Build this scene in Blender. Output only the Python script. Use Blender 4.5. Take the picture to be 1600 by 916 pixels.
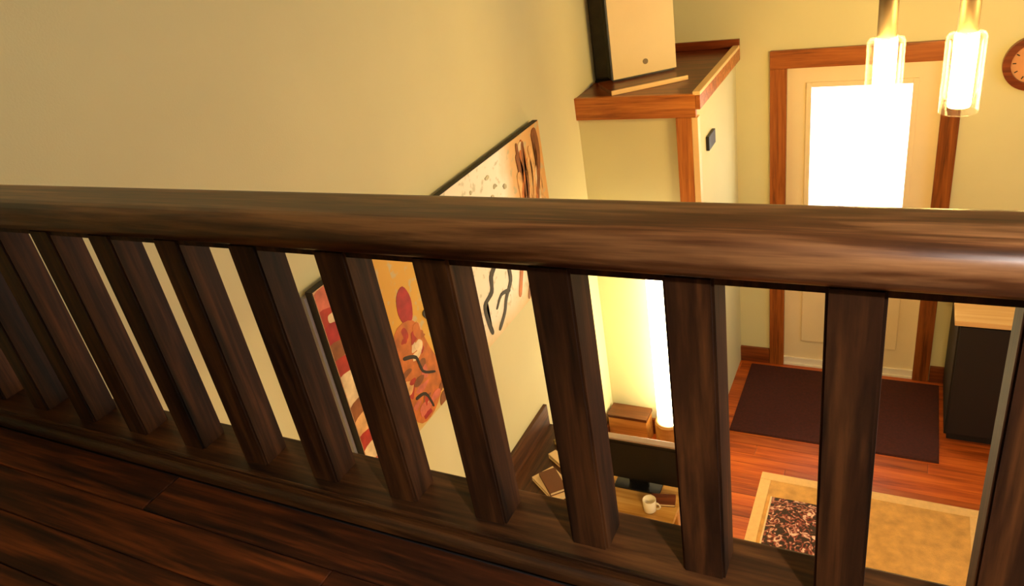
import bpy, bmesh, math, random
from mathutils import Matrix, Vector
random.seed(7)
sc = bpy.context.scene
col = sc.collection
for o in list(bpy.data.objects):
    bpy.data.objects.remove(o)

# ------------------------------------------------------------------ camera, world, sun, exposure
cam_data = bpy.data.cameras.new('camera')
cam = bpy.data.objects.new('camera', cam_data)
col.objects.link(cam)
cam_data.sensor_width = 36
cam_data.lens = 1170.4 / 1600 * 36
cam_data.clip_start = 0.02
RX, UX, FX = (Vector((0.88765427, 0.43193546, -0.15969238)), Vector((-0.08039214, 0.48679168, 0.86981088)),
              Vector((-0.45343908, 0.75925333, -0.46682693)))
m4 = Matrix.Identity(4)
for i in range(3):
    m4[i][0], m4[i][1], m4[i][2] = RX[i], UX[i], -FX[i]
m4.translation = Vector((0, 0, 3.527))
cam.matrix_world = m4
sc.camera = cam

w = bpy.data.worlds.new('daylight')
sc.world = w
w.use_nodes = True
w.node_tree.nodes['Background'].inputs[0].default_value = (0.86, 1.0, 1.10, 1)
w.node_tree.nodes['Background'].inputs[1].default_value = 1.4

sun_d = bpy.data.lights.new('sun', 'SUN')
sun_d.energy = 28
sun_d.angle = 0.01
sun_d.color = (1, 0.95, 0.85)
sun = bpy.data.objects.new('sun', sun_d)
col.objects.link(sun)
sun.rotation_euler = Vector((0.05, -0.72, -0.69)).to_track_quat('-Z', 'Y').to_euler()

sc.view_settings.view_transform = 'Standard'
sc.view_settings.look = 'None'
sc.view_settings.gamma = 1
sc.view_settings.use_curve_mapping = False
sc.view_settings.exposure = 0.0

# ------------------------------------------------------------------ materials
def lin(r, g, b):
    def c(v):
        v /= 255.0
        return v / 12.92 if v <= 0.04045 else ((v + 0.055) / 1.055) ** 2.4
    return (c(r), c(g), c(b), 1)

def new_mat(name):
    m = bpy.data.materials.new(name)
    m.use_nodes = True
    nt = m.node_tree
    return m, nt, nt.nodes['Principled BSDF']

def plain(name, rgb, rough=0.5, metal=0.0, var=0.08, scale=6.0, bump=0.0, bscale=120):
    m, nt, p = new_mat(name)
    tc = nt.nodes.new('ShaderNodeTexCoord')
    n = nt.nodes.new('ShaderNodeTexNoise')
    n.inputs['Scale'].default_value = scale
    n.inputs['Detail'].default_value = 4
    nt.links.new(tc.outputs['Object'], n.inputs['Vector'])
    r = nt.nodes.new('ShaderNodeValToRGB')
    c = lin(*rgb)
    r.color_ramp.elements[0].position = 0.3
    r.color_ramp.elements[1].position = 0.7
    r.color_ramp.elements[0].color = tuple(max(0, x * (1 - var)) for x in c[:3]) + (1,)
    r.color_ramp.elements[1].color = tuple(min(1, x * (1 + var)) for x in c[:3]) + (1,)
    nt.links.new(n.outputs['Fac'], r.inputs['Fac'])
    nt.links.new(r.outputs['Color'], p.inputs['Base Color'])
    p.inputs['Roughness'].default_value = rough
    p.inputs['Metallic'].default_value = metal
    if bump:
        n2 = nt.nodes.new('ShaderNodeTexNoise')
        n2.inputs['Scale'].default_value = bscale
        n2.inputs['Detail'].default_value = 3
        nt.links.new(tc.outputs['Object'], n2.inputs['Vector'])
        b = nt.nodes.new('ShaderNodeBump')
        b.inputs['Strength'].default_value = bump
        b.inputs['Distance'].default_value = 0.01
        nt.links.new(n2.outputs['Fac'], b.inputs['Height'])
        nt.links.new(b.outputs['Normal'], p.inputs['Normal'])
    return m

def wood(name, dark, mid, light, axis='X', rough=0.35, freq=40, per_object=True, bump=0.15, spec=0.5):
    """grain stretched along one axis of the object's own coordinates"""
    m, nt, p = new_mat(name)
    tc = nt.nodes.new('ShaderNodeTexCoord')
    mp = nt.nodes.new('ShaderNodeMapping')
    s = {'X': (0.06, 1, 1), 'Y': (1, 0.06, 1), 'Z': (1, 1, 0.06)}[axis]
    mp.inputs['Scale'].default_value = s
    nt.links.new(tc.outputs['Object'], mp.inputs['Vector'])
    if per_object:
        oi = nt.nodes.new('ShaderNodeObjectInfo')
        ml = nt.nodes.new('ShaderNodeMath')
        ml.operation = 'MULTIPLY'
        ml.inputs[1].default_value = 37
        nt.links.new(oi.outputs['Random'], ml.inputs[0])
        nt.links.new(ml.outputs[0], mp.inputs['Location'])
    n = nt.nodes.new('ShaderNodeTexNoise')
    n.inputs['Scale'].default_value = freq
    n.inputs['Detail'].default_value = 6
    n.inputs['Roughness'].default_value = 0.62
    n.inputs['Distortion'].default_value = 0.6
    nt.links.new(mp.outputs['Vector'], n.inputs['Vector'])
    n2 = nt.nodes.new('ShaderNodeTexNoise')
    n2.inputs['Scale'].default_value = freq * 4
    n2.inputs['Detail'].default_value = 3
    nt.links.new(mp.outputs['Vector'], n2.inputs['Vector'])
    mx = nt.nodes.new('ShaderNodeMath')
    mx.operation = 'MULTIPLY_ADD'
    mx.inputs[1].default_value = 0.3
    nt.links.new(n2.outputs['Fac'], mx.inputs[0])
    ms = nt.nodes.new('ShaderNodeMath')
    ms.operation = 'MULTIPLY'
    ms.inputs[1].default_value = 0.72
    nt.links.new(n.outputs['Fac'], ms.inputs[0])
    nt.links.new(ms.outputs[0], mx.inputs[2])
    r = nt.nodes.new('ShaderNodeValToRGB')
    e = r.color_ramp.elements
    e[0].position = 0.36
    e[0].color = lin(*dark)
    e[1].position = 0.66
    e[1].color = lin(*light)
    k = e.new(0.5)
    k.color = lin(*mid)
    nt.links.new(mx.outputs[0], r.inputs['Fac'])
    out = r.outputs['Color']
    if per_object:
        hv = nt.nodes.new('ShaderNodeHueSaturation')
        mr = nt.nodes.new('ShaderNodeMapRange')
        mr.inputs['To Min'].default_value = 0.78
        mr.inputs['To Max'].default_value = 1.22
        nt.links.new(oi.outputs['Random'], mr.inputs['Value'])
        nt.links.new(mr.outputs['Result'], hv.inputs['Value'])
        nt.links.new(out, hv.inputs['Color'])
        out = hv.outputs['Color']
    nt.links.new(out, p.inputs['Base Color'])
    p.inputs['Roughness'].default_value = rough
    p.inputs['Specular IOR Level'].default_value = spec
    b = nt.nodes.new('ShaderNodeBump')
    b.inputs['Strength'].default_value = bump
    b.inputs['Distance'].default_value = 0.002
    nt.links.new(mx.outputs[0], b.inputs['Height'])
    nt.links.new(b.outputs['Normal'], p.inputs['Normal'])
    return m

def emit(name, rgb, strength):
    m = bpy.data.materials.new(name)
    m.use_nodes = True
    p = m.node_tree.nodes['Principled BSDF']
    p.inputs['Base Color'].default_value = lin(*rgb)
    p.inputs['Emission Color'].default_value = lin(*rgb)
    p.inputs['Emission Strength'].default_value = strength
    return m

def clear_glass(name):
    """clear glass: see-through face on, whitish and glossy towards its rims"""
    m = bpy.data.materials.new(name)
    m.use_nodes = True
    nt = m.node_tree
    nt.nodes.remove(nt.nodes['Principled BSDF'])
    t = nt.nodes.new('ShaderNodeBsdfTransparent')
    g = nt.nodes.new('ShaderNodeBsdfGlossy')
    g.inputs['Roughness'].default_value = 0.08
    d = nt.nodes.new('ShaderNodeBsdfTranslucent')
    d.inputs['Color'].default_value = (0.95, 0.95, 0.93, 1)
    m1 = nt.nodes.new('ShaderNodeMixShader')
    m1.inputs[0].default_value = 0.85
    nt.links.new(d.outputs[0], m1.inputs[1])
    nt.links.new(g.outputs[0], m1.inputs[2])
    lw = nt.nodes.new('ShaderNodeLayerWeight')
    lw.inputs['Blend'].default_value = 0.35
    mr = nt.nodes.new('ShaderNodeMapRange')
    mr.inputs['From Min'].default_value = 0.25
    mr.inputs['To Min'].default_value = 0.03
    mr.inputs['To Max'].default_value = 0.5
    nt.links.new(lw.outputs['Facing'], mr.inputs['Value'])
    mx = nt.nodes.new('ShaderNodeMixShader')
    nt.links.new(mr.outputs['Result'], mx.inputs[0])
    nt.links.new(t.outputs[0], mx.inputs[1])
    nt.links.new(m1.outputs[0], mx.inputs[2])
    nt.links.new(mx.outputs[0], nt.nodes['Material Output'].inputs['Surface'])
    return m

def frosted(name):
    m = bpy.data.materials.new(name)
    m.use_nodes = True
    nt = m.node_tree
    nt.nodes.remove(nt.nodes['Principled BSDF'])
    t = nt.nodes.new('ShaderNodeBsdfTranslucent')
    t.inputs['Color'].default_value = (0.92, 0.92, 0.9, 1)
    g = nt.nodes.new('ShaderNodeBsdfGlossy')
    g.inputs['Roughness'].default_value = 0.15
    mx = nt.nodes.new('ShaderNodeMixShader')
    mx.inputs[0].default_value = 0.05
    nt.links.new(t.outputs[0], mx.inputs[1])
    nt.links.new(g.outputs[0], mx.inputs[2])
    nt.links.new(mx.outputs[0], nt.nodes['Material Output'].inputs['Surface'])
    return m

M = {}
M['wall'] = plain('yellow_wall_paint', (218, 211, 163), 0.75, var=0.03, scale=2.0, bump=0.05, bscale=180)
M['ceiling'] = plain('ceiling_paint', (232, 218, 180), 0.8, var=0.02)
M['rail'] = wood('rail_wood', (40, 21, 11), (98, 57, 29), (168, 116, 72), 'X', 0.36, 34, spec=0.42)
M['bal'] = wood('baluster_wood', (22, 11, 4), (54, 29, 12), (90, 53, 24), 'Z', 0.55, 34, spec=0.22)
M['shoe'] = wood('base_rail_wood', (24, 13, 6), (60, 34, 14), (98, 60, 28), 'X', 0.42, 34, spec=0.35)
M['landing'] = wood('landing_plank_wood', (16, 7, 3), (58, 26, 8), (112, 54, 18), 'X', 0.55, 30, spec=0.2)
M['gap'] = plain('dark_joint', (14, 8, 4), 0.9)
M['floor'] = wood('red_oak_plank_wood', (128, 54, 12), (176, 80, 22), (204, 106, 36), 'X', 0.35, 20)
M['trim'] = wood('honey_trim_wood', (118, 60, 18), (164, 92, 34), (196, 122, 52), 'X', 0.35, 24)
M['trimz'] = wood('honey_trim_wood_upright', (118, 60, 18), (164, 92, 34), (196, 122, 52), 'Z', 0.35, 24)
M['casez'] = wood('door_casing_wood', (96, 46, 14), (146, 78, 28), (172, 98, 40), 'Z', 0.35, 24)
M['casex'] = wood('door_casing_wood_level', (96, 46, 14), (146, 78, 28), (172, 98, 40), 'X', 0.35, 24)
M['base'] = wood('baseboard_wood', (70, 28, 10), (104, 48, 16), (132, 68, 26), 'X', 0.4, 24)
M['lip'] = plain('pale_edge', (240, 202, 142), 0.4, var=0.05)
M['ledgetop'] = wood('ledge_top_wood', (64, 22, 10), (100, 42, 16), (136, 66, 26), 'X', 0.3, 20)
M['door'] = plain('cream_door_paint', (240, 220, 178), 0.5, var=0.02)
M['white'] = plain('white_paint', (240, 232, 215), 0.45, var=0.02)
M['frost'] = frosted('frosted_pane')
M['glass'] = clear_glass('clear_glass')
M['steel'] = plain('brushed_nickel', (128, 112, 88), 0.5, 1.0, var=0.06)
M['brass'] = plain('aged_brass', (150, 110, 50), 0.35, 1.0, var=0.06)
M['lampglow'] = emit('lamp_tube_glow', (255, 209, 122), 96)
M['colglow'] = emit('column_shade_glow', (255, 234, 190), 13)
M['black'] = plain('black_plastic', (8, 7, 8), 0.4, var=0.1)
M['cord'] = plain('cord_black', (22, 20, 18), 0.6)
M['speakercream'] = plain('cream_speaker_front', (234, 210, 160), 0.55, var=0.03, scale=4)
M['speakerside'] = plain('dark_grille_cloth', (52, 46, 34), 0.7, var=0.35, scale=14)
M['logo'] = plain('grey_badge', (120, 96, 58), 0.4)
M['backboard'] = plain('grey_backing', (150, 146, 150), 0.6)
M['canvasside'] = plain('black_canvas_edge', (28, 18, 12), 0.6)
M['mat'] = plain('dark_brown_mat', (66, 19, 7), 0.95, var=0.25, scale=60, bump=0.5, bscale=300)
M['rug'] = plain('beige_rug', (214, 160, 84), 0.95, var=0.18, scale=16, bump=0.6, bscale=160)
M['rugedge'] = plain('rug_border', (234, 190, 122), 0.95, var=0.06, scale=40, bump=0.4, bscale=200)
M['desk'] = wood('glossy_maple', (150, 102, 44), (192, 140, 66), (214, 166, 90), 'X', 0.18, 16)
M['deskleg'] = wood('glossy_maple_upright', (150, 102, 44), (192, 140, 66), (214, 166, 90), 'Z', 0.25, 16)
M['console'] = wood('console_wood', (34, 16, 7), (62, 33, 13), (92, 54, 24), 'Y', 0.45, 24)
M['silver'] = plain('silver_trim', (190, 172, 165), 0.3, 0.6)
M['screen'] = plain('dark_screen', (4, 4, 5), 0.5)
M['china'] = plain('white_china', (240, 226, 196), 0.2, var=0.02)
M['cabblack'] = plain('black_cabinet_paint', (9, 6, 5), 0.6, var=0.15)
M['cabtop'] = wood('pale_cabinet_top', (216, 160, 92), (232, 182, 112), (240, 198, 132), 'X', 0.3, 12)
M['clockframe'] = wood('clock_frame_wood', (70, 26, 10), (104, 44, 18), (132, 66, 28), 'X', 0.3, 20)
M['clockface'] = plain('clock_face_card', (214, 150, 96), 0.6, var=0.08, scale=12)
M['ground'] = plain('outside_paving', (206, 200, 190), 0.9, var=0.06)
M['tan'] = wood('tan_box_wood', (160, 106, 46), (190, 132, 62), (208, 152, 80), 'X', 0.4, 16)
M['darklid'] = wood('dark_lid_wood', (70, 34, 12), (98, 52, 18), (120, 70, 28), 'X', 0.4, 16)
M['page'] = plain('page_edges', (226, 200, 150), 0.8, var=0.08, scale=80)

# ------------------------------------------------------------------ helpers
def box(bm, x0, x1, y0, y1, z0, z1):
    v = [bm.verts.new(c) for c in ((x0, y0, z0), (x1, y0, z0), (x1, y1, z0), (x0, y1, z0),
                                   (x0, y0, z1), (x1, y0, z1), (x1, y1, z1), (x0, y1, z1))]
    for f in ((3, 2, 1, 0), (4, 5, 6, 7), (0, 1, 5, 4), (1, 2, 6, 5), (2, 3, 7, 6), (3, 0, 4, 7)):
        bm.faces.new([v[i] for i in f])

def bevel(bm, w, seg=2):
    bmesh.ops.bevel(bm, geom=list(bm.edges), offset=w, segments=seg, affect='EDGES', profile=0.6)

def ob(name, bm, m, parent=None, loc=None, rotz=0, smooth=False):
    me = bpy.data.meshes.new(name)
    bmesh.ops.recalc_face_normals(bm, faces=bm.faces)
    bm.to_mesh(me)
    bm.free()
    if smooth:
        for p in me.polygons:
            p.use_smooth = True
    me.materials.append(m)
    o = bpy.data.objects.new(name, me)
    col.objects.link(o)
    if parent:
        o.parent = parent
    if loc:
        o.location = loc
    o.rotation_euler = (0, 0, rotz)
    return o

def bx(name, dims, m, parent=None, bev=0.0, seg=2):
    bm = bmesh.new()
    box(bm, *dims)
    if bev:
        bevel(bm, bev, seg)
    return ob(name, bm, m, parent)

def lathe(bm, prof, n=32, center=(0, 0), cap=True):
    rings = []
    for r, z in prof:
        if r < 1e-6:
            rings.append([bm.verts.new((center[0], center[1], z))])
        else:
            rings.append([bm.verts.new((center[0] + r * math.cos(2 * math.pi * i / n),
                                        center[1] + r * math.sin(2 * math.pi * i / n), z)) for i in range(n)])
    for a, b in zip(rings, rings[1:]):
        for i in range(n):
            j = (i + 1) % n
            if len(a) == 1 and len(b) == 1:
                continue
            if len(a) == 1:
                bm.faces.new((a[0], b[j], b[i]))
            elif len(b) == 1:
                bm.faces.new((a[i], a[j], b[0]))
            else:
                bm.faces.new((a[i], a[j], b[j], b[i]))

def sweep_x(bm, prof, x0, x1):
    """extrude a closed (y, z) outline along X"""
    a = [bm.verts.new((x0, y, z)) for y, z in prof]
    b = [bm.verts.new((x1, y, z)) for y, z in prof]
    n = len(prof)
    for i in range(n):
        j = (i + 1) % n
        bm.faces.new((a[i], a[j], b[j], b[i]))
    bm.faces.new(a)
    bm.faces.new(list(reversed(b)))

def tube(bm, pts, r, n=10):
    prev = None
    rr = r if isinstance(r, (list, tuple)) else [r] * len(pts)
    for k, p in enumerate(pts):
        p = Vector(p)
        d = (Vector(pts[min(k + 1, len(pts) - 1)]) - Vector(pts[max(k - 1, 0)])).normalized()
        up = Vector((0, 0, 1)) if abs(d.z) < 0.9 else Vector((1, 0, 0))
        u = d.cross(up).normalized()
        v = d.cross(u)
        ring = [bm.verts.new(p + rr[k] * (math.cos(2 * math.pi * i / n) * u + math.sin(2 * math.pi * i / n) * v)) for i in range(n)]
        if prev:
            for i in range(n):
                j = (i + 1) % n
                bm.faces.new((prev[i], prev[j], ring[j], ring[i]))
        else:
            bm.faces.new(ring)
        prev = ring
    bm.faces.new(list(reversed(prev)))

def tag(o, label, cat, group=None):
    o['label'] = label
    o['category'] = cat
    if group:
        o['group'] = group
    return o

def thing(name, label, cat, loc=(0, 0, 0), rotz=0, group=None):
    o = bpy.data.objects.new(name, None)
    o.empty_display_size = 0.1
    col.objects.link(o)
    o.location = loc
    o.rotation_euler = (0, 0, rotz)
    return tag(o, label, cat, group)

def struct(o, label=None):
    o['kind'] = 'structure'
    if label:
        o['label'] = label
    return o

# ------------------------------------------------------------------ main dimensions
XL = -1.738          # left wall
YF = 5.06            # wall with the entry door
YR = 0.67            # centre line of the balustrade
ZS = 2.744           # top of the balustrade's base rail
ZL = 2.711           # landing floor
XR = 3.3
YB = -2.2
ZC = 5.3

# ------------------------------------------------------------------ shell
bm = bmesh.new()
box(bm, XL - 0.15, XL, YB - 0.15, YF + 0.15, -0.15, ZC)
struct(ob('wall_left', bm, M['wall']))
DX0, DX1, DZ1 = -0.725, 0.165, 2.275       # door opening
bm = bmesh.new()
box(bm, XL, DX0, YF, YF + 0.15, -0.15, ZC)
box(bm, DX1, XR, YF, YF + 0.15, -0.15, ZC)
box(bm, DX0, DX1, YF, YF + 0.15, DZ1, ZC)
struct(ob('wall_far', bm, M['wall']))
bm = bmesh.new()
box(bm, XL - 0.15, XR + 0.15, YB - 0.15, YB, -0.15, ZC)
struct(ob('wall_back', bm, M['wall']))
bm = bmesh.new()                            # right wall with two tall window openings
wy = [(YB, -1.4), (0.6, 1.1), (3.6, YF + 0.15)]
for y0, y1 in wy:
    box(bm, XR, XR + 0.15, y0, y1, -0.15, ZC)
for y0, y1 in ((-1.4, 0.6), (1.1, 3.6)):
    box(bm, XR, XR + 0.15, y0, y1, -0.15, 3.0 if y0 < 0 else 0.8)
    box(bm, XR, XR + 0.15, y0, y1, 4.9, ZC)
struct(ob('wall_right', bm, M['wall']))
bm = bmesh.new()
box(bm, XL - 0.15, XR + 0.15, YB - 0.15, YF + 0.15, ZC, ZC + 0.15)
struct(ob('ceiling', bm, M['ceiling']))

# window frames in the right wall
for n, (y0, y1, z0) in enumerate(((-1.4, 0.6, 3.0), (1.1, 3.6, 0.8))):
    wf = struct(bx('window_%d' % (n + 2), (XR + 0.05, XR + 0.09, y0, y0 + 0.05, z0, 4.9), M['casez']))
    bx('stile', (XR + 0.05, XR + 0.09, y1 - 0.05, y1, z0, 4.9), M['casez'], wf)
    bx('stile', (XR + 0.05, XR + 0.09, (y0 + y1) / 2 - 0.025, (y0 + y1) / 2 + 0.025, z0, 4.9), M['casez'], wf)
    bx('rail', (XR + 0.05, XR + 0.09, y0 + 0.05, y1 - 0.05, z0, z0 + 0.05), M['casez'], wf)
    bx('rail', (XR + 0.05, XR + 0.09, y0 + 0.05, y1 - 0.05, 4.85, 4.9), M['casez'], wf)

# lower floor: sub floor plus planks running along X
fl = struct(bx('floor', (XL, XR, YB, YF + 0.15, -0.15, -0.012), M['gap']))
PW = 0.095
y = 1.4
row = 0
while y < YF:
    y1 = min(y + PW - 0.0015, YF)
    x = XL + 0.002
    cuts = [XL + 0.002]
    x = XL + random.uniform(0.6, 1.7)
    while x < 2.4:
        cuts.append(x)
        x += random.uniform(1.1, 1.9)
    cuts.append(XR - 0.002)
    for a, b in zip(cuts, cuts[1:]):
        bm = bmesh.new()
        box(bm, -(b - a - 0.002) / 2, (b - a - 0.002) / 2, 0, y1 - y, 0, 0.012)
        ob('plank', bm, M['floor'], fl, loc=((a + b) / 2, y, -0.012))
    y += PW
bx('floor_rear_section', (XL + 0.002, XR - 0.002, YB, 1.398, -0.012, 0), M['floor'], fl)

# landing: slab, ceiling below, planks
ld = struct(bx('floor_landing', (XL, XR, YB, YR + 0.05, ZL - 0.26, ZL - 0.012), M['gap']),
            'dark brown plank floor of the upper landing')
y = YR - 0.068
k = 0
while y > YB + 0.1:
    y0 = y - 0.083
    cuts = [XL + 0.002]
    x = XL + random.uniform(0.3, 1.2)
    while x < 2.6:
        cuts.append(x)
        x += random.uniform(0.7, 1.4)
    cuts.append(XR - 0.002)
    for a, b in zip(cuts, cuts[1:]):
        bm = bmesh.new()
        h = 0.012 + random.uniform(-0.0006, 0.0006)
        box(bm, -(b - a - 0.0024) / 2, (b - a - 0.0024) / 2, 0, 0.0808, 0, h)
        bmesh.ops.bevel(bm, geom=[e for e in bm.edges if all(v.co.z > 0.005 for v in e.verts)], offset=0.0012, segments=1, affect='EDGES')
        ob('plank', bm, M['landing'], ld, loc=((a + b) / 2, y0, ZL - 0.012))
    y -= 0.083
bx('rear_strip', (XL + 0.002, XR - 0.002, YB, y, ZL - 0.012, ZL), M['landing'], ld)
bx('fascia_board', (XL + 0.002, XR - 0.002, YR + 0.0505, YR + 0.07, ZL - 0.28, ZS - 0.03), M['shoe'], ld)

# outside the door
struct(bx('ground', (-9, 9, YF + 0.15, 16, -0.3, -0.12), M['ground']))

# baseboards
struct(bx('baseboard_far', (-1.04, DX0 - 0.1, YF - 0.022, YF, 0, 0.13), M['base'], bev=0.004))
struct(bx('baseboard_far_right', (DX1 + 0.1, XR, YF - 0.022, YF, 0, 0.13), M['base'], bev=0.004))
struct(bx('baseboard_left', (XL, XL + 0.02, 1.2, 4.02, 0, 0.13), M['base'], bev=0.004))

# ------------------------------------------------------------------ balustrade
bal = thing('balustrade', 'dark stained wooden balustrade with square balusters along the landing edge', 'railing', (0, YR, ZL))
def rel(x0, x1, y0, y1, z0, z1):
    return (x0, x1, y0 - YR, y1 - YR, z0 - ZL, z1 - ZL)
RX1 = 1.62
ZT, ZU = 3.222, 3.171            # handrail top, underside
yb0, yb1 = 0.622, 0.722
def rail_profile():
    pts = []
    R1 = 0.022
    h = ZT - ZU
    cy = yb0 + R1
    # front bullnose: from underside to top
    for i in range(9):
        a = -math.pi / 2 - math.pi * i / 8
        pts.append((cy + R1 * math.cos(a), (ZT + ZU) / 2 + (h / 2) * math.sin(a)))
    cy2 = yb1 - R1
    for i in range(9):
        a = math.pi / 2 - math.pi * i / 8
        pts.append((cy2 + R1 * math.cos(a), (ZT + ZU) / 2 + (h / 2) * math.sin(a)))
    return [(a - YR, b - ZL) for a, b in pts]
bm = bmesh.new()
sweep_x(bm, rail_profile(), XL + 0.001, RX1)
hr = ob('handrail', bm, M['rail'], bal, smooth=True)
bx('fillet', rel(XL + 0.001, RX1, YR - 0.022, YR + 0.022, ZU - 0.012, ZU + 0.002), M['bal'], bal)
# base rail with its beaded front edge
bx('base_rail', rel(XL + 0.001, RX1, 0.6144, 0.7158, ZL - 0.01, ZS), M['shoe'], bal, bev=0.003)
bm = bmesh.new()
pr = []
for i in range(7):
    a = math.pi / 2 + (math.pi / 2) * i / 6
    pr.append((0.615 - YR + 0.012 * math.cos(a), 0.004 + 0.016 * math.sin(a)))
pr = [(0.615 - YR, 0.0)] + pr[:] + [(0.615 - YR - 0.012, 0.0)]
sweep_x(bm, pr, XL + 0.001, RX1)
ob('bead_moulding', bm, M['shoe'], bal)
bx('bead_moulding', rel(XL + 0.001, RX1, 0.6142, 0.621, ZS, ZS + 0.005), M['shoe'], bal, bev=0.0015)
DXB, XB0, BW = 0.1530, -0.0306, 0.0520
bm = bmesh.new()
box(bm, -BW / 2, BW / 2, -BW / 2, BW / 2, 0, ZU - ZS - 0.004)
bmesh.ops.bevel(bm, geom=[e for e in bm.edges if abs(e.verts[0].co.z - e.verts[1].co.z) > 0.1], offset=0.003, segments=2, affect='EDGES')
b0 = ob('baluster', bm, M['bal'], bal, loc=(XB0, 0, ZS - ZL - 0.001))
for k in range(-10, 12):
    x = XB0 - DXB * k
    if k == 0 or x < XL + 0.02 or x > RX1 - 0.1:
        continue
    c = b0.copy()
    col.objects.link(c)
    c.parent = bal
    c.location = (x, 0, ZS - ZL - 0.001)
bx('newel_post', rel(RX1 - 0.02, RX1 + 0.09, YR - 0.055, YR + 0.047, ZL, ZT + 0.12), M['bal'], bal, bev=0.006)
bx('newel_cap', rel(RX1 - 0.035, RX1 + 0.105, YR - 0.07, YR + 0.062, ZT + 0.12, ZT + 0.15), M['bal'], bal, bev=0.008)

# ------------------------------------------------------------------ entry door and casing
dr = struct(bpy.data.objects.new('door_1', None), 'cream entry door with a large bright window and brown wooden casing')
col.objects.link(dr)
dr.location = (0, YF, 0)
def dbx(name, dims, m, parent=dr, bev=0.0):
    x0, x1, y0, y1, z0, z1 = dims
    return bx(name, (x0, x1, y0, y1, z0, z1), m, parent, bev)
PX0, PX1, PZ0, PZ1 = -0.585, 0.01, 1.29, 2.15
# leaf as stiles and rails around the pane
bm = bmesh.new()
yl0, yl1 = 0.02, 0.065
box(bm, DX0 + 0.004, PX0, yl0, yl1, 0.045, DZ1 - 0.004)
box(bm, PX1, DX1 - 0.004, yl0, yl1, 0.045, DZ1 - 0.004)
box(bm, PX0, PX1, yl0, yl1, PZ1, DZ1 - 0.004)
box(bm, PX0, PX1, yl0, yl1, 0.045, PZ0)
leaf = ob('door_leaf', bm, M['door'], dr)
dbx('pane', (PX0, PX1, 0.038, 0.046, PZ0, PZ1), M['frost'], leaf)
for a in ((PX0 - 0.02, PX0 + 0.012, PZ0 - 0.02, PZ1 + 0.02), (PX1 - 0.012, PX1 + 0.02, PZ0 - 0.02, PZ1 + 0.02)):
    dbx('glazing_bead', (a[0], a[1], 0.008, 0.02, a[2], a[3]), M['door'], leaf, 0.003)
for a in ((PX0 + 0.012, PX1 - 0.012, PZ0 - 0.02, PZ0 + 0.012), (PX0 + 0.012, PX1 - 0.012, PZ1 - 0.012, PZ1 + 0.02)):
    dbx('glazing_bead', (a[0], a[1], 0.008, 0.02, a[2], a[3]), M['door'], leaf, 0.003)
for x0, x1 in ((-0.60, -0.32), (-0.24, 0.04)):
    dbx('raised_panel', (x0, x1, 0.006, 0.022, 0.22, 1.12), M['door'], leaf, 0.006)
dbx('door_sweep', (DX0 + 0.004, DX1 - 0.004, 0.004, 0.03, 0.012, 0.06), M['white'], leaf)
dbx('threshold', (DX0, DX1, -0.01, 0.15, 0.0, 0.014), M['white'])
kn = bmesh.new()
tube(kn, [(0.105, 0.02, 1.02), (0.105, -0.02, 1.02), (0.105, -0.03, 1.02), (0.105, -0.055, 1.02), (0.105, -0.065, 1.02)],
     [0.012, 0.012, 0.026, 0.028, 0.012], 16)
ob('door_knob', kn, M['brass'], leaf, smooth=True)
dbx('casing_side', (-0.822, DX0 + 0.006, -0.025, 0.0, 0, 2.272), M['casez'], dr, 0.004)
dbx('casing_side', (DX1 - 0.006, 0.262, -0.025, 0.0, 0, 2.272), M['casez'], dr, 0.004)
dbx('casing_head', (-0.822, 0.262, -0.027, 0.0, 2.272, 2.386), M['casex'], dr, 0.004)

# ------------------------------------------------------------------ closet bump-out with its ledge
CX, CY, CZ = -1.04, 4.02, 2.42
cl = struct(bx('wall_closet', (XL, CX, CY, YF, 0, CZ - 0.02), M['wall']), 'yellow boxed-in closet below a wooden ledge in the corner')
bx('ledge_top', (XL, CX + 0.004, CY - 0.012, YF, CZ - 0.02, CZ), M['ledgetop'], cl)
bx('ledge_fascia', (XL, CX + 0.004, CY - 0.03, CY - 0.001, 2.295, CZ + 0.004), M['trim'], cl, bev=0.003)
bx('corner_post', (-1.15, -1.063, CY - 0.028, CY - 0.001, 0, 2.294), M['trimz'], cl, bev=0.003)
bx('corner_bead', (-1.0625, CX + 0.012, CY - 0.027, CY + 0.03, 0, 2.294), M['lip'], cl, bev=0.003)
bx('side_fascia', (CX + 0.005, CX + 0.03, CY - 0.03, YF, 2.34, CZ - 0.004), M['trim'], cl, bev=0.003)
bx('side_lip', (CX - 0.01, CX + 0.032, CY - 0.03, YF - 0.02, CZ - 0.003, CZ + 0.018), M['lip'], cl, bev=0.004)
bx('back_lip', (XL, CX + 0.03, YF - 0.02, YF, CZ + 0.001, CZ + 0.055), M['ledgetop'], cl, bev=0.003)
bx('closet_baseboard', (XL, -1.151, CY - 0.02, CY, 0, 0.13), M['base'], cl, bev=0.003)

sw = bx('wall_switch', (CX, CX + 0.02, 4.20, 4.36, 2.03, 2.115), M['black'], bev=0.004)
tag(sw, 'small dark control box on the yellow closet side below the ledge', 'switch')

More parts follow.
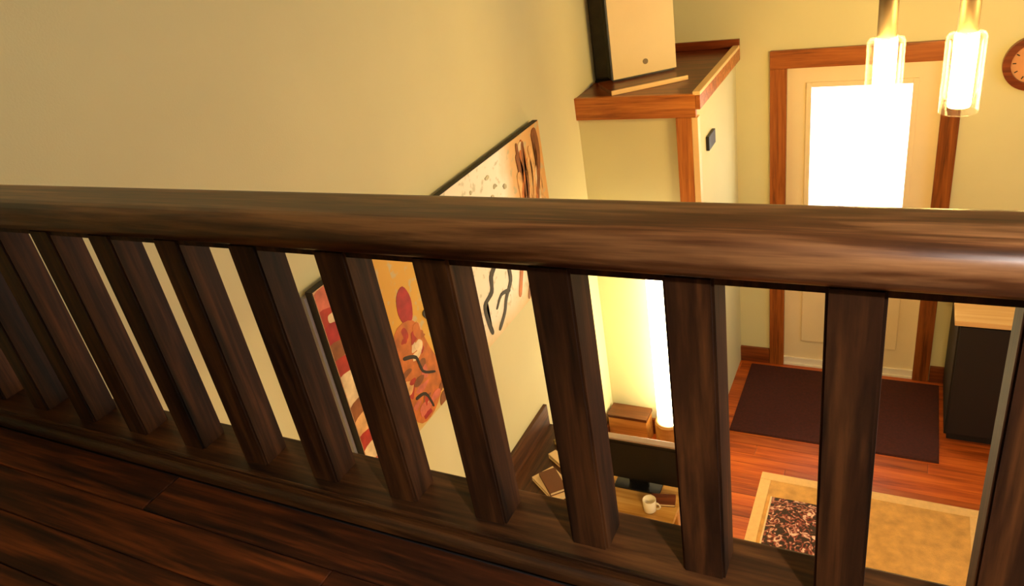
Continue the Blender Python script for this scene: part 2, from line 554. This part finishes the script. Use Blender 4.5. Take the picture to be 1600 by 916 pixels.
# ------------------------------------------------------------------ speaker on the ledge
ang = math.atan2(0.251, 0.338)
bd = thing('wooden_board', 'flat dark board with a pale front edge under the speaker', 'board', (-1.20, 4.275, CZ), ang)
BL = 0.46
bx('panel', (-0.40, 0.06, 0.013, 0.275, 0.0, 0.022), M['ledgetop'], bd)
bx('edge_strip', (-0.40, 0.06, 0.0, 0.0125, 0.0, 0.026), M['lip'], bd, bev=0.003)
sp = thing('speaker', 'tall speaker with cream front and black sides standing on the ledge', 'speaker', (-1.425, 4.36, CZ + 0.0225), ang)
SW, SD, SH = 0.40, 0.085, 0.72
bx('cabinet', (-SW / 2, SW / 2, 0.015, SD, 0.012, SH), M['speakerside'], sp, bev=0.004)
bx('foot', (-SW / 2 + 0.01, SW / 2 - 0.01, 0.02, SD - 0.01, 0, 0.0125), M['black'], sp)
fp = bx('front_panel', (-SW / 2 + 0.006, SW / 2, 0, 0.0149, 0.012, SH), M['speakercream'], sp, bev=0.004)
bx('edge_band', (-SW / 2 - 0.004, -SW / 2 + 0.0055, 0.0, 0.03, 0.012, SH), M['black'], sp)
bm = bmesh.new()
tube(bm, [(0.01, -0.003, 0.085), (0.01, 0.004, 0.085)], 0.016, 20)
ob('badge', bm, M['logo'], fp)

ds = thing('shade_box', 'narrow dark box added as the shade beside the cream-fronted speaker', 'speaker', (-1.683, 4.47, CZ))  # added dark box stands in for the cream speaker's shadow in the corner
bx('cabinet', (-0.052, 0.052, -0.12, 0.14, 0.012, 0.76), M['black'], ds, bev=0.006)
bx('shade_front', (-0.046, 0.046, -0.13, -0.1195, 0.03, 0.745), M['speakerside'], ds, bev=0.004)
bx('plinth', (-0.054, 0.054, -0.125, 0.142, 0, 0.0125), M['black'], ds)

# ------------------------------------------------------------------ wall art on the left wall
AY0, AY1, AZ0, AZ1 = 1.57, 3.385, 1.655, 2.492
art = thing('canvas_painting', 'wide painting of red figures and a pale tree on black-edged canvas', 'painting', (XL, 0, 0))
bx('backing_board', (0.0, 0.022, AY0 - 0.012, AY1, AZ0 + 0.01, AZ1 - 0.02), M['backboard'], art)
bx('canvas_frame', (0.0225, 0.05, AY0, AY1, AZ0, AZ1), M['canvasside'], art)
m, nt, p = new_mat('painted_canvas')
tc = nt.nodes.new('ShaderNodeTexCoord')
sx = nt.nodes.new('ShaderNodeSeparateXYZ')
nt.links.new(tc.outputs['Object'], sx.inputs[0])
nz = nt.nodes.new('ShaderNodeTexNoise')
nz.inputs['Scale'].default_value = 5
nz.inputs['Detail'].default_value = 5
nt.links.new(tc.outputs['Object'], nz.inputs['Vector'])
ma = nt.nodes.new('ShaderNodeMath')
ma.operation = 'MULTIPLY_ADD'
ma.inputs[1].default_value = 0.25
nt.links.new(nz.outputs['Fac'], ma.inputs[0])
nt.links.new(sx.outputs['Y'], ma.inputs[2])
mr = nt.nodes.new('ShaderNodeMapRange')
mr.inputs['From Min'].default_value = AY0
mr.inputs['From Max'].default_value = AY1 + 0.2
nt.links.new(ma.outputs[0], mr.inputs['Value'])
rp = nt.nodes.new('ShaderNodeValToRGB')
cols = [(0.0, (205, 150, 110)), (0.10, (214, 176, 130)), (0.18, (214, 160, 56)), (0.34, (220, 172, 66)), (0.45, (250, 232, 206)),
        (0.72, (252, 250, 236)), (0.80, (232, 190, 130)), (0.97, (222, 166, 92))]
e = rp.color_ramp.elements
e[0].position, e[0].color = cols[0][0], lin(*cols[0][1])
e[1].position, e[1].color = cols[-1][0], lin(*cols[-1][1])
for ps, c in cols[1:-1]:
    k = e.new(ps)
    k.color = lin(*c)
nt.links.new(mr.outputs['Result'], rp.inputs['Fac'])
# speckle of grey-green leaves
nz2 = nt.nodes.new('ShaderNodeTexNoise')
nz2.inputs['Scale'].default_value = 22
nz2.inputs['Detail'].default_value = 4
nt.links.new(tc.outputs['Object'], nz2.inputs['Vector'])
r2 = nt.nodes.new('ShaderNodeValToRGB')
r2.color_ramp.elements[0].position = 0.57
r2.color_ramp.elements[0].color = (0, 0, 0, 1)
r2.color_ramp.elements[1].position = 0.66
r2.color_ramp.elements[1].color = (0.6, 0.6, 0.6, 1)
nt.links.new(nz2.outputs['Fac'], r2.inputs['Fac'])
mix = nt.nodes.new('ShaderNodeMixRGB')
mix.inputs['Color2'].default_value = lin(186, 186, 150)
nt.links.new(r2.outputs['Color'], mix.inputs['Fac'])
nt.links.new(rp.outputs['Color'], mix.inputs['Color1'])
mz = nt.nodes.new('ShaderNodeMapRange')      # golden ground along the lower edge
mz.inputs['From Min'].default_value = AZ0 + 0.20
mz.inputs['From Max'].default_value = AZ0 + 0.06
mzn = nt.nodes.new('ShaderNodeMath')
mzn.operation = 'MULTIPLY_ADD'
mzn.inputs[1].default_value = 0.16
nt.links.new(nz.outputs['Fac'], mzn.inputs[0])
nt.links.new(sx.outputs['Z'], mzn.inputs[2])
nt.links.new(mzn.outputs[0], mz.inputs['Value'])
mx2 = nt.nodes.new('ShaderNodeMixRGB')
mx2.inputs['Color2'].default_value = lin(218, 190, 122)
nt.links.new(mz.outputs['Result'], mx2.inputs['Fac'])
nt.links.new(mix.outputs['Color'], mx2.inputs['Color1'])
nt.links.new(mx2.outputs['Color'], p.inputs['Base Color'])
p.inputs['Roughness'].default_value = 0.6
cv = bx('painted_face', (0.0502, 0.052, AY0 + 0.004, AY1 - 0.002, AZ0 + 0.002, AZ1 - 0.003), m, art)
PC = {n: plain('paint_' + n, c, 0.6, var=0.3, scale=18) for n, c in
      {'red': (172, 52, 34), 'brown': (140, 84, 40), 'pink': (206, 110, 84), 'orange': (196, 112, 44), 'dark': (44, 34, 18),
       'cream': (236, 206, 160), 'tan': (226, 176, 112), 'grey': (190, 184, 150), 'crimson': (166, 38, 38)}.items()}
blob_n = [0]
def blob(pts, c, name='painted_shape', lift=0):
    """flat patch of paint: smooth closed outline in (y, z)"""
    n = len(pts)
    out = []
    for i in range(n):
        p0, p1, p2, p3 = [Vector(pts[(i + d) % n]) for d in (-1, 0, 1, 2)]
        for t in (0, 0.25, 0.5, 0.75):
            out.append(0.5 * ((2 * p1) + (-p0 + p2) * t + (2 * p0 - 5 * p1 + 4 * p2 - p3) * t * t + (-p0 + 3 * p1 - 3 * p2 + p3) * t ** 3))
    bm = bmesh.new()
    blob_n[0] += 1                      # every dab lies on top of the earlier ones
    x0, x1 = 0.0518, 0.0524 + 0.00004 * blob_n[0]
    cl_ = lambda q: (min(max(q[0], AY0 + 0.006), AY1 - 0.004), min(max(q[1], AZ0 + 0.004), AZ1 - 0.006))
    out = [cl_(q) for q in out]
    a = [bm.verts.new((x0, q[0], q[1])) for q in out]
    b = [bm.verts.new((x1, q[0], q[1])) for q in out]
    bm.faces.new(a)
    bm.faces.new(list(reversed(b)))
    for i in range(len(out)):
        j = (i + 1) % len(out)
        bm.faces.new((a[i], b[i], b[j], a[j]))
    bmesh.ops.triangulate(bm, faces=[f for f in bm.faces if len(f.verts) > 4])
    ob(name, bm, PC[c], cv)
def stroke(pts, r, c, name='painted_branch'):
    n = len(pts)
    L, Rr = [], []
    for i in range(n):
        a, b = Vector(pts[max(i - 1, 0)]), Vector(pts[min(i + 1, n - 1)])
        d = (b - a).normalized()
        q = Vector((-d.y, d.x)) * (r * (1 - 0.5 * i / n))
        L.append(tuple(Vector(pts[i]) + q))
        Rr.append(tuple(Vector(pts[i]) - q))
    blob(L + Rr[::-1], c, name, 1)
def patches(y0, y1, z0, z1, n, sizes, palette):
    """small ragged dabs of paint"""
    for i in range(n):
        cy, cz = random.uniform(y0, y1), random.uniform(z0, z1)
        a, b = random.uniform(*sizes), random.uniform(*sizes) * 0.8
        ph = random.uniform(0, 6)
        q = []
        for t in range(7):
            an = ph + t * 2 * math.pi / 7
            k = random.uniform(0.55, 1.15)
            q.append((cy + a * k * math.cos(an), cz + b * k * math.sin(an)))
        blob(q, random.choice(palette), 'paint_dab', lift=i % 6)
for i, c_ in enumerate(['pink', 'red', 'crimson', 'brown', 'red', 'cream', 'cream', 'brown', 'tan', 'red', 'cream', 'pink']):
    zc = 2.44 - 0.066 * i
    blob([(1.575, zc + 0.04), (1.68, zc + random.uniform(0.02, 0.06)), (1.80, zc + random.uniform(-0.02, 0.05)),
          (1.78, zc - 0.05), (1.66, zc - random.uniform(0.02, 0.05)), (1.575, zc - 0.03)], c_, 'paint_dab', lift=i % 3)
patches(1.62, 1.80, 1.70, 2.42, 14, (0.015, 0.04), ['red', 'brown', 'cream', 'pink', 'brown'])
blob([(1.97, 2.25), (2.02, 2.27), (2.05, 2.20), (2.03, 2.12), (1.98, 2.12), (1.955, 2.18)], 'crimson', lift=1)
blob([(1.90, 2.12), (2.03, 2.11), (2.09, 1.95), (2.14, 1.78), (2.02, 1.67), (1.90, 1.70), (1.87, 1.92)], 'orange')
patches(1.90, 2.08, 1.72, 2.10, 26, (0.02, 0.05), ['pink', 'brown', 'orange', 'red', 'tan', 'orange', 'brown', 'cream'])
patches(1.93, 2.16, 1.67, 1.76, 9, (0.02, 0.045), ['crimson', 'red', 'brown', 'pink'])
stroke([(2.11, 2.10), (2.15, 2.03), (2.16, 1.93), (2.19, 1.84)], 0.014, 'dark')
stroke([(1.92, 2.0), (1.99, 1.96), (2.01, 1.88), (2.08, 1.83)], 0.008, 'dark')
stroke([(1.93, 1.80), (1.99, 1.78), (2.02, 1.70)], 0.008, 'dark')
stroke([(2.80, 2.10), (2.73, 2.02), (2.66, 1.97), (2.64, 1.90), (2.56, 1.87), (2.56, 1.79), (2.58, 1.71)], 0.020, 'dark')
stroke([(2.90, 2.06), (2.84, 1.95), (2.83, 1.86), (2.76, 1.80), (2.72, 1.74), (2.65, 1.69)], 0.018, 'dark')
stroke([(2.80, 1.82), (2.72, 1.84), (2.66, 1.80)], 0.010, 'dark')
stroke([(3.02, 1.96), (2.95, 1.84), (2.90, 1.74)], 0.020, 'orange')
stroke([(3.12, 1.90), (3.05, 1.78), (2.99, 1.68)], 0.018, 'brown')
for i in range(16):
    yy, zz = random.uniform(3.08, 3.36), random.uniform(2.2, 2.47)
    stroke([(yy, zz), (yy + random.uniform(-.02, .02), zz - 0.1), (yy + random.uniform(-.04, .02), zz - 0.2), (yy - 0.03, zz - random.uniform(0.25, 0.4))],
           random.uniform(0.01, 0.024), random.choice(['tan', 'orange', 'tan', 'cream', 'tan', 'brown']), 'painted_streak')
stroke([(3.31, 2.46), (3.33, 2.36), (3.31, 2.26), (3.26, 2.15)], 0.024, 'brown')
stroke([(3.17, 2.44), (3.15, 2.34), (3.17, 2.22), (3.12, 2.1)], 0.014, 'brown')
patches(2.45, 2.95, 2.10, 2.46, 18, (0.008, 0.022), ['grey', 'grey', 'tan'])

# ------------------------------------------------------------------ pendant lamps
def pendant(x, y, label):
    t = thing("pendant_lamp", label, "pendant lamp", (x, y, 2.445), 0, 'glass cylinder pendants before the entry door')
    bm = bmesh.new()      # clear glass cylinder, open below, real thickness
    lathe(bm, [(1.1667 * r_, 1.1667 * z_) for r_, z_ in [(0.062, 0.0), (0.062, 0.255), (0.056, 0.268), (0.033, 0.274), (0.033, 0.271), (0.054, 0.265), (0.0595, 0.253), (0.0595, 0.0), (0.062, 0.0)]], 40)
    ob('glass_shade', bm, M['glass'], t, smooth=True)
    bm = bmesh.new()
    lathe(bm, [(1.1667 * r_, 1.1667 * z_) for r_, z_ in [(0, 0.014), (0.034, 0.018), (0.037, 0.026), (0.037, 0.262), (0.034, 0.268), (0, 0.268)]], 32)
    ob('light_tube', bm, M['lampglow'], t, smooth=True)
    bm = bmesh.new()
    lathe(bm, [(1.1667 * r_, 1.1667 * z_) for r_, z_ in [(0, 0.268), (0.0315, 0.268), (0.0315, 0.60), (0.012, 0.615), (0.004, 0.63), (0, 0.63)]], 32)
    so = ob('metal_sleeve', bm, M['steel'], t)
    for p_ in so.data.polygons:
        p_.use_smooth = abs(p_.normal.z) < 0.3
    bm = bmesh.new()
    tube(bm, [(0, 0, 0.72), (0, 0, 2.825)], 0.004, 8)
    ob('cord', bm, M['cord'], t)
    bm = bmesh.new()
    lathe(bm, [(0, 2.82), (0.05, 2.82), (0.06, 2.84), (0.06, 2.855), (0, 2.855)], 24)
    ob('ceiling_rose', bm, M['steel'], t)
    return t
pendant(-0.113, 3.5, 'glass cylinder pendant lamp hanging in front of the door window')
pendant(0.1715, 3.5, 'glass cylinder pendant lamp hanging between the door window and the round clock')
pendant(0.56, 3.5, 'added third glass cylinder pendant lamp, unseen past the round clock')  # unseen lamp added to raise the light on the far wall

# ------------------------------------------------------------------ wall clock
ck = thing('wall_clock', 'round wooden wall clock beside the entry door', 'clock', (0.588, YF, 2.232))
def disc(name, r0, r1, y0, y1, m, parent, n=48):
    bm = bmesh.new()
    rings = []
    for r, y in ((r0, y1), (r0, y0), (r1, y0), (r1, y1)):
        rings.append([bm.verts.new((r * math.cos(2 * math.pi * i / n), y, r * math.sin(2 * math.pi * i / n))) for i in range(n)] if r > 1e-6
                     else [bm.verts.new((0, y, 0))])
    for a, b in zip(rings, rings[1:] + rings[:1]):
        for i in range(n):
            j = (i + 1) % n
            if len(a) == 1 and len(b) == 1:
                continue
            if len(a) == 1:
                bm.faces.new((a[0], b[i], b[j]))
            elif len(b) == 1:
                bm.faces.new((a[i], a[j], b[0]))
            else:
                bm.faces.new((a[i], a[j], b[j], b[i]))
    return ob(name, bm, m, parent)
disc('frame', 0.112, 0.152, -0.04, 0, M['clockframe'], ck)
face = disc('face', 0.0, 0.1125, -0.014, 0, M['clockface'], ck)
for i in range(12):
    a = i * math.pi / 6
    bm = bmesh.new()
    box(bm, -0.003, 0.003, -0.016, -0.0135, 0.085, 0.102)
    bmesh.ops.rotate(bm, verts=bm.verts, cent=(0, 0, 0), matrix=Matrix.Rotation(a, 3, 'Y'))
    ob('hour_mark', bm, M['cord'], face)
for ln, a in ((0.055, 0.9), (0.085, 2.6)):
    bm = bmesh.new()
    box(bm, -0.003, 0.003, -0.019, -0.016, -0.012, ln)
    bmesh.ops.rotate(bm, verts=bm.verts, cent=(0, 0, 0), matrix=Matrix.Rotation(a, 3, 'Y'))
    ob('hand', bm, M['cord'], ck)

# ------------------------------------------------------------------ floor coverings
def slab_rug(name, x0, x1, y0, y1, z1, mt, label, cat):
    bm = bmesh.new()
    box(bm, x0, x1, y0, y1, 0, z1)
    bmesh.ops.bevel(bm, geom=[e for e in bm.edges if all(v.co.z > z1 * 0.5 for v in e.verts)], offset=z1 * 0.45, segments=2, affect='EDGES')
    return tag(ob(name, bm, mt), label, cat)
slab_rug('door_mat', -0.95, 0.33, 4.17, 5.0, 0.012, M['mat'], 'large dark brown mat on the floor in front of the entry door', 'mat')
rg = thing('area_rug', 'beige textured area rug with a paler border on the orange floor', 'rug', (0, 0, 0))
bx('field', (-0.60, 0.48, 2.28, 3.74, 0, 0.012), M['rug'], rg)
for d in ((-0.665, 0.545, 3.7405, 3.805), (-0.665, 0.545, 2.215, 2.2795), (-0.665, -0.6005, 2.28, 3.74), (0.4805, 0.545, 2.28, 3.74)):
    bx('border', (d[0], d[1], d[2], d[3], 0, 0.014), M['rugedge'], rg, bev=0.004)
cu = thing('floor_cushion', 'flat dark floor cushion with pink and white floral cover on the beige rug', 'cushion', (-0.34, 3.34, 0.012))
m, nt, p = new_mat('floral_cover')
tc = nt.nodes.new('ShaderNodeTexCoord')
vo = nt.nodes.new('ShaderNodeTexNoise')
vo.inputs['Scale'].default_value = 26
vo.inputs['Detail'].default_value = 3
vo.inputs['Distortion'].default_value = 1.5
nt.links.new(tc.outputs['Object'], vo.inputs['Vector'])
rp = nt.nodes.new('ShaderNodeValToRGB')
e = rp.color_ramp.elements
e[0].position, e[0].color = 0.46, lin(52, 36, 20)
e[1].position, e[1].color = 0.66, lin(236, 200, 170)
k = e.new(0.54)
k.color = lin(150, 66, 48)
nt.links.new(vo.outputs['Fac'], rp.inputs['Fac'])
nt.links.new(rp.outputs['Color'], p.inputs['Base Color'])
p.inputs['Roughness'].default_value = 0.9
bm = bmesh.new()
box(bm, -0.225, 0.235, -0.24, 0.235, 0, 0.06)
bmesh.ops.subdivide_edges(bm, edges=bm.edges, cuts=4, use_grid_fill=True)
for v in bm.verts:
    fx, fy = 1 - (v.co.x / 0.24) ** 4, 1 - (v.co.y / 0.245) ** 4
    if v.co.z > 0.01:
        v.co.z = 0.02 + 0.04 * max(0, fx) * max(0, fy) if v.co.z > 0.05 else v.co.z * 0.4
ob('cover', bm, m, cu, smooth=True)
bx('piping', (-0.236, -0.2255, -0.24, 0.235, 0.0, 0.026), M['page'], cu, bev=0.003)

# ------------------------------------------------------------------ black cabinet with pale top right of the door
cb = thing('cabinet', 'low black cabinet with a pale wooden top right of the entry door', 'cabinet', (0.34, 4.385, 0))
CWd, CDp = 1.15, 0.63
bx('body', (0.01, CWd - 0.01, 0.02, CDp, 0.06, 0.891), M['cabblack'], cb)
bx('plinth', (0.03, CWd - 0.03, 0.05, CDp, 0, 0.0605), M['cabblack'], cb)
bx('top', (-0.012, CWd + 0.01, -0.015, CDp + 0.02, 0.8905, 0.925), M['cabtop'], cb, bev=0.004)
for i in range(3):
    x0 = 0.02 + i * 0.372
    d = bx('door', (x0, x0 + 0.366, 0.0, 0.0195, 0.08, 0.875), M['cabblack'], cb, bev=0.004)
    bm = bmesh.new()
    hx = x0 + (0.33 if i != 1 else 0.035)
    tube(bm, [(hx, 0.0, 0.48), (hx, -0.012, 0.48), (hx, -0.022, 0.48)], [0.006, 0.012, 0.010], 12)
    ob('knob', bm, M['silver'], d, smooth=True)

# ------------------------------------------------------------------ desk with a black screen
dk = thing('desk', 'small glossy honey-coloured wooden desk with rounded corners', 'desk', (-1.115, 2.50, 0))
def rounded_slab(x0, x1, y0, y1, z0, z1, r, n=8):
    bm = bmesh.new()
    pts = []
    for cx, cy, a0 in ((x1 - r, y1 - r, 0), (x0 + r, y1 - r, 90), (x0 + r, y0 + r, 180), (x1 - r, y0 + r, 270)):
        for i in range(n + 1):
            a = math.radians(a0 + 90 * i / n)
            pts.append((cx + r * math.cos(a), cy + r * math.sin(a)))
    a = [bm.verts.new((x, y, z0)) for x, y in pts]
    b = [bm.verts.new((x, y, z1)) for x, y in pts]
    bm.faces.new(list(reversed(a)))
    bm.faces.new(b)
    for i in range(len(pts)):
        j = (i + 1) % len(pts)
        bm.faces.new((a[i], a[j], b[j], b[i]))
    return bm
ob('desk_top', rounded_slab(-0.245, 0.255, -0.32, 0.285, 0.73, 0.76, 0.06), M['desk'], dk)
for sx_ in (-0.21, 0.20):
    for sy_ in (-0.27, 0.235):
        bx('leg', (sx_ - 0.022, sx_ + 0.022, sy_ - 0.022, sy_ + 0.022, 0, 0.7305), M['deskleg'], dk, bev=0.003)
bx('apron', (-0.18, 0.17, 0.22, 0.238, 0.64, 0.7305), M['desk'], dk)
bx('apron', (-0.18, 0.17, -0.28, -0.262, 0.64, 0.7305), M['desk'], dk)

mo = thing('monitor', 'black flat screen with a silver top edge standing on the honey-coloured desk', 'monitor', (-1.09, 2.735, 0.76), math.radians(1))
bx('housing', (-0.225, 0.225, -0.01, 0.025, 0.035, 0.285), M['black'], mo, bev=0.005)
bx('screen', (-0.21, 0.21, -0.0125, -0.0095, 0.052, 0.268), M['screen'], mo)
bx('top_trim', (-0.225, 0.225, -0.012, 0.026, 0.2855, 0.297), M['silver'], mo, bev=0.003)
bx('stand_neck', (-0.05, 0.05, 0.0, 0.018, 0.006, 0.05), M['black'], mo)
bx('stand_foot', (-0.12, 0.12, -0.05, 0.04, 0, 0.008), M['black'], mo, bev=0.002)

mg = thing('mug', 'small white china mug on the honey-coloured desk', 'mug', (-0.985, 2.58, 0.76))
bm = bmesh.new()
lathe(bm, [(0, 0), (0.026, 0), (0.031, 0.006), (0.033, 0.07), (0.030, 0.071), (0.028, 0.012), (0, 0.010)], 28)
ob('cup', bm, M['china'], mg, smooth=True)
bm = bmesh.new()
tube(bm, [(0.031 + 0.022 * math.sin(t * math.pi / 8), 0, 0.036 - 0.02 * math.cos(t * math.pi / 8)) for t in range(9)], 0.004, 8)
ob('handle', bm, M['china'], mg, smooth=True)

nb = thing('notebook', 'closed dark brown notebook lying on the desk before the screen', 'notebook', (-0.94, 2.655, 0.76), 0.2)
bx('cover', (-0.06, 0.06, -0.035, 0.035, 0.0125, 0.016), M['base'], nb)
bx('pages', (-0.057, 0.058, -0.033, 0.033, 0.002, 0.0128), M['page'], nb)
bx('back_cover', (-0.06, 0.06, -0.035, 0.035, 0.0, 0.0022), M['base'], nb)

# ------------------------------------------------------------------ console along the left wall, with books
cs = thing('console_table', 'dark wooden console with raised back against the left wall', 'console table', (XL, 2.15, 0))
CL = 0.88
bx('top', (0.0205, 0.36, 0, CL, 0.775, 0.80), M['console'], cs, bev=0.003)
bx('back_board', (0.0, 0.0225, 0, CL, 0.40, 0.94), M['console'], cs, bev=0.003)
bx('shelf', (0.0225, 0.34, 0.045, CL - 0.045, 0.25, 0.275), M['console'], cs)
for sx_ in (0.0445, 0.335):
    for sy_ in (0.025, CL - 0.025):
        bx('leg', (sx_ - 0.02, sx_ + 0.02, sy_ - 0.02, sy_ + 0.02, 0, 0.776), M['casez'] if False else M['console'], cs)
bx('apron', (0.315, 0.335, 0.045, CL - 0.045, 0.69, 0.776), M['console'], cs)
BC = {n: plain('book_' + n, c, 0.5, var=0.1) for n, c in {'brown': (104, 58, 26), 'cream': (232, 200, 150), 'maroon': (92, 34, 20), 'olive': (120, 96, 44)}.items()}
def book(loc, rz, w_, d_, h_, c, label, z):
    t = thing('book', label, 'book', (loc[0], loc[1], z), rz, 'books lying on the console')
    bx('cover', (-w_ / 2, w_ / 2, -d_ / 2, d_ / 2, h_ - 0.003, h_), BC[c], t)
    bx('back_cover', (-w_ / 2, w_ / 2, -d_ / 2, d_ / 2, 0, 0.003), BC[c], t)
    bx('spine', (-w_ / 2, -w_ / 2 + 0.003, -d_ / 2, d_ / 2, 0.003, h_ - 0.003), BC[c], t)
    bx('pages', (-w_ / 2 + 0.003, w_ / 2 - 0.004, -d_ / 2 + 0.004, d_ / 2 - 0.004, 0.003, h_ - 0.003), M['page'], t)
book((-1.50, 2.33), 0.5, 0.20, 0.14, 0.03, 'maroon', 'maroon hardback lying at an angle near the console end', 0.801)
book((-1.49, 2.56), -0.6, 0.22, 0.13, 0.025, 'cream', 'cream book at the bottom of the small pile on the console', 0.801)
book((-1.49, 2.555), -0.8, 0.17, 0.09, 0.022, 'brown', 'brown book on top of a cream one on the console', 0.827)
book((-1.50, 2.72), -0.55, 0.21, 0.05, 0.03, 'cream', 'narrow cream booklet between a book pile and an olive book', 0.801)
book((-1.50, 2.87), -0.5, 0.21, 0.12, 0.03, 'olive', 'olive book lying past the narrow cream booklet on the console', 0.801)

# ------------------------------------------------------------------ low box and glowing column lamp by the closet
lb = thing('storage_box', 'low tan wooden box with a dark lid against the closet wall', 'box', (-1.57, 3.87, 0))
bx('body', (-0.145, 0.13, -0.01, 0.12, 0, 0.21), M['tan'], lb, bev=0.004)
bx('lid', (-0.15, 0.135, -0.015, 0.125, 0.2105, 0.235), M['darklid'], lb, bev=0.004)
fl_ = thing('column_lamp', 'tall glowing white column floor lamp on a tan wooden foot by the closet', 'floor lamp', (-1.285, 3.885, 0))
bm = bmesh.new()
lathe(bm, [(0, 0), (0.095, 0), (0.095, 0.235), (0.085, 0.25), (0, 0.25)], 32)
ob('foot', bm, M['tan'], fl_)
bm = bmesh.new()
lathe(bm, [(0, 0.25), (0.075, 0.25), (0.075, 1.50), (0.07, 1.505), (0, 1.505)], 32)
sh = ob('shade', bm, M['colglow'], fl_)
for p_ in sh.data.polygons:
    p_.use_smooth = abs(p_.normal.z) < 0.3

# ------------------------------------------------------------------ unseen lamp added over the landing to brighten the rail
lg = thing('added_landing_lamp', 'added unseen lamp over the upper landing with a white metal cone shade', 'pendant lamp', (0.55, -0.12, 3.92))
bm = bmesh.new()
lathe(bm, [(0.14, 0.0), (0.034, 0.15), (0.034, 0.20), (0.0, 0.205), (0.0, 0.198), (0.030, 0.195), (0.030, 0.15), (0.136, 0.0), (0.14, 0.0)], 40)
ob('shade', bm, M['white'], lg)  # cone shaped to keep this lamp's light off the left wall
bm = bmesh.new()
lathe(bm, [(0, 0.07)] + [(0.032 * math.sin(math.pi * i / 12), 0.102 - 0.032 * math.cos(math.pi * i / 12)) for i in range(1, 12)] + [(0, 0.134)], 24)
ob('bulb', bm, emit('bulb_glow', (246, 240, 235), 2500), lg, smooth=True)
bm = bmesh.new()
lathe(bm, [(0, 0.128), (0.014, 0.128), (0.014, 0.199), (0, 0.199)], 16)
ob('socket', bm, M['brass'], lg)
bm = bmesh.new()
tube(bm, [(0, 0, 0.20), (0, 0, 1.37)], 0.005, 8)
ob('cord', bm, M['cord'], lg)
bm = bmesh.new()
lathe(bm, [(0, 1.36), (0.05, 1.36), (0.055, 1.38), (0, 1.38)], 20)
ob('ceiling_rose', bm, M['brass'], lg)

# ------------------------------------------------------------------ fill lamp added under the landing, out of view, to brighten the lower room
ul = thing('added_fill_lamp', 'added round warm fill lamp below the landing, unseen', 'fill lamp', (0.4, 0.45, ZL - 0.26))
bm = bmesh.new()
lathe(bm, [(0, 0.0), (0.17, 0.0), (0.17, -0.03), (0.155, -0.035), (0.155, -0.02), (0, -0.02)], 36)
ob('rim', bm, M['steel'], ul)
bm = bmesh.new()
lathe(bm, [(0, -0.0205), (0.15, -0.0205), (0.14, -0.045), (0.09, -0.06), (0, -0.065)], 36)
ob('diffuser', bm, emit('fill_lamp_glow', (255, 214, 140), 330), ul, smooth=True)
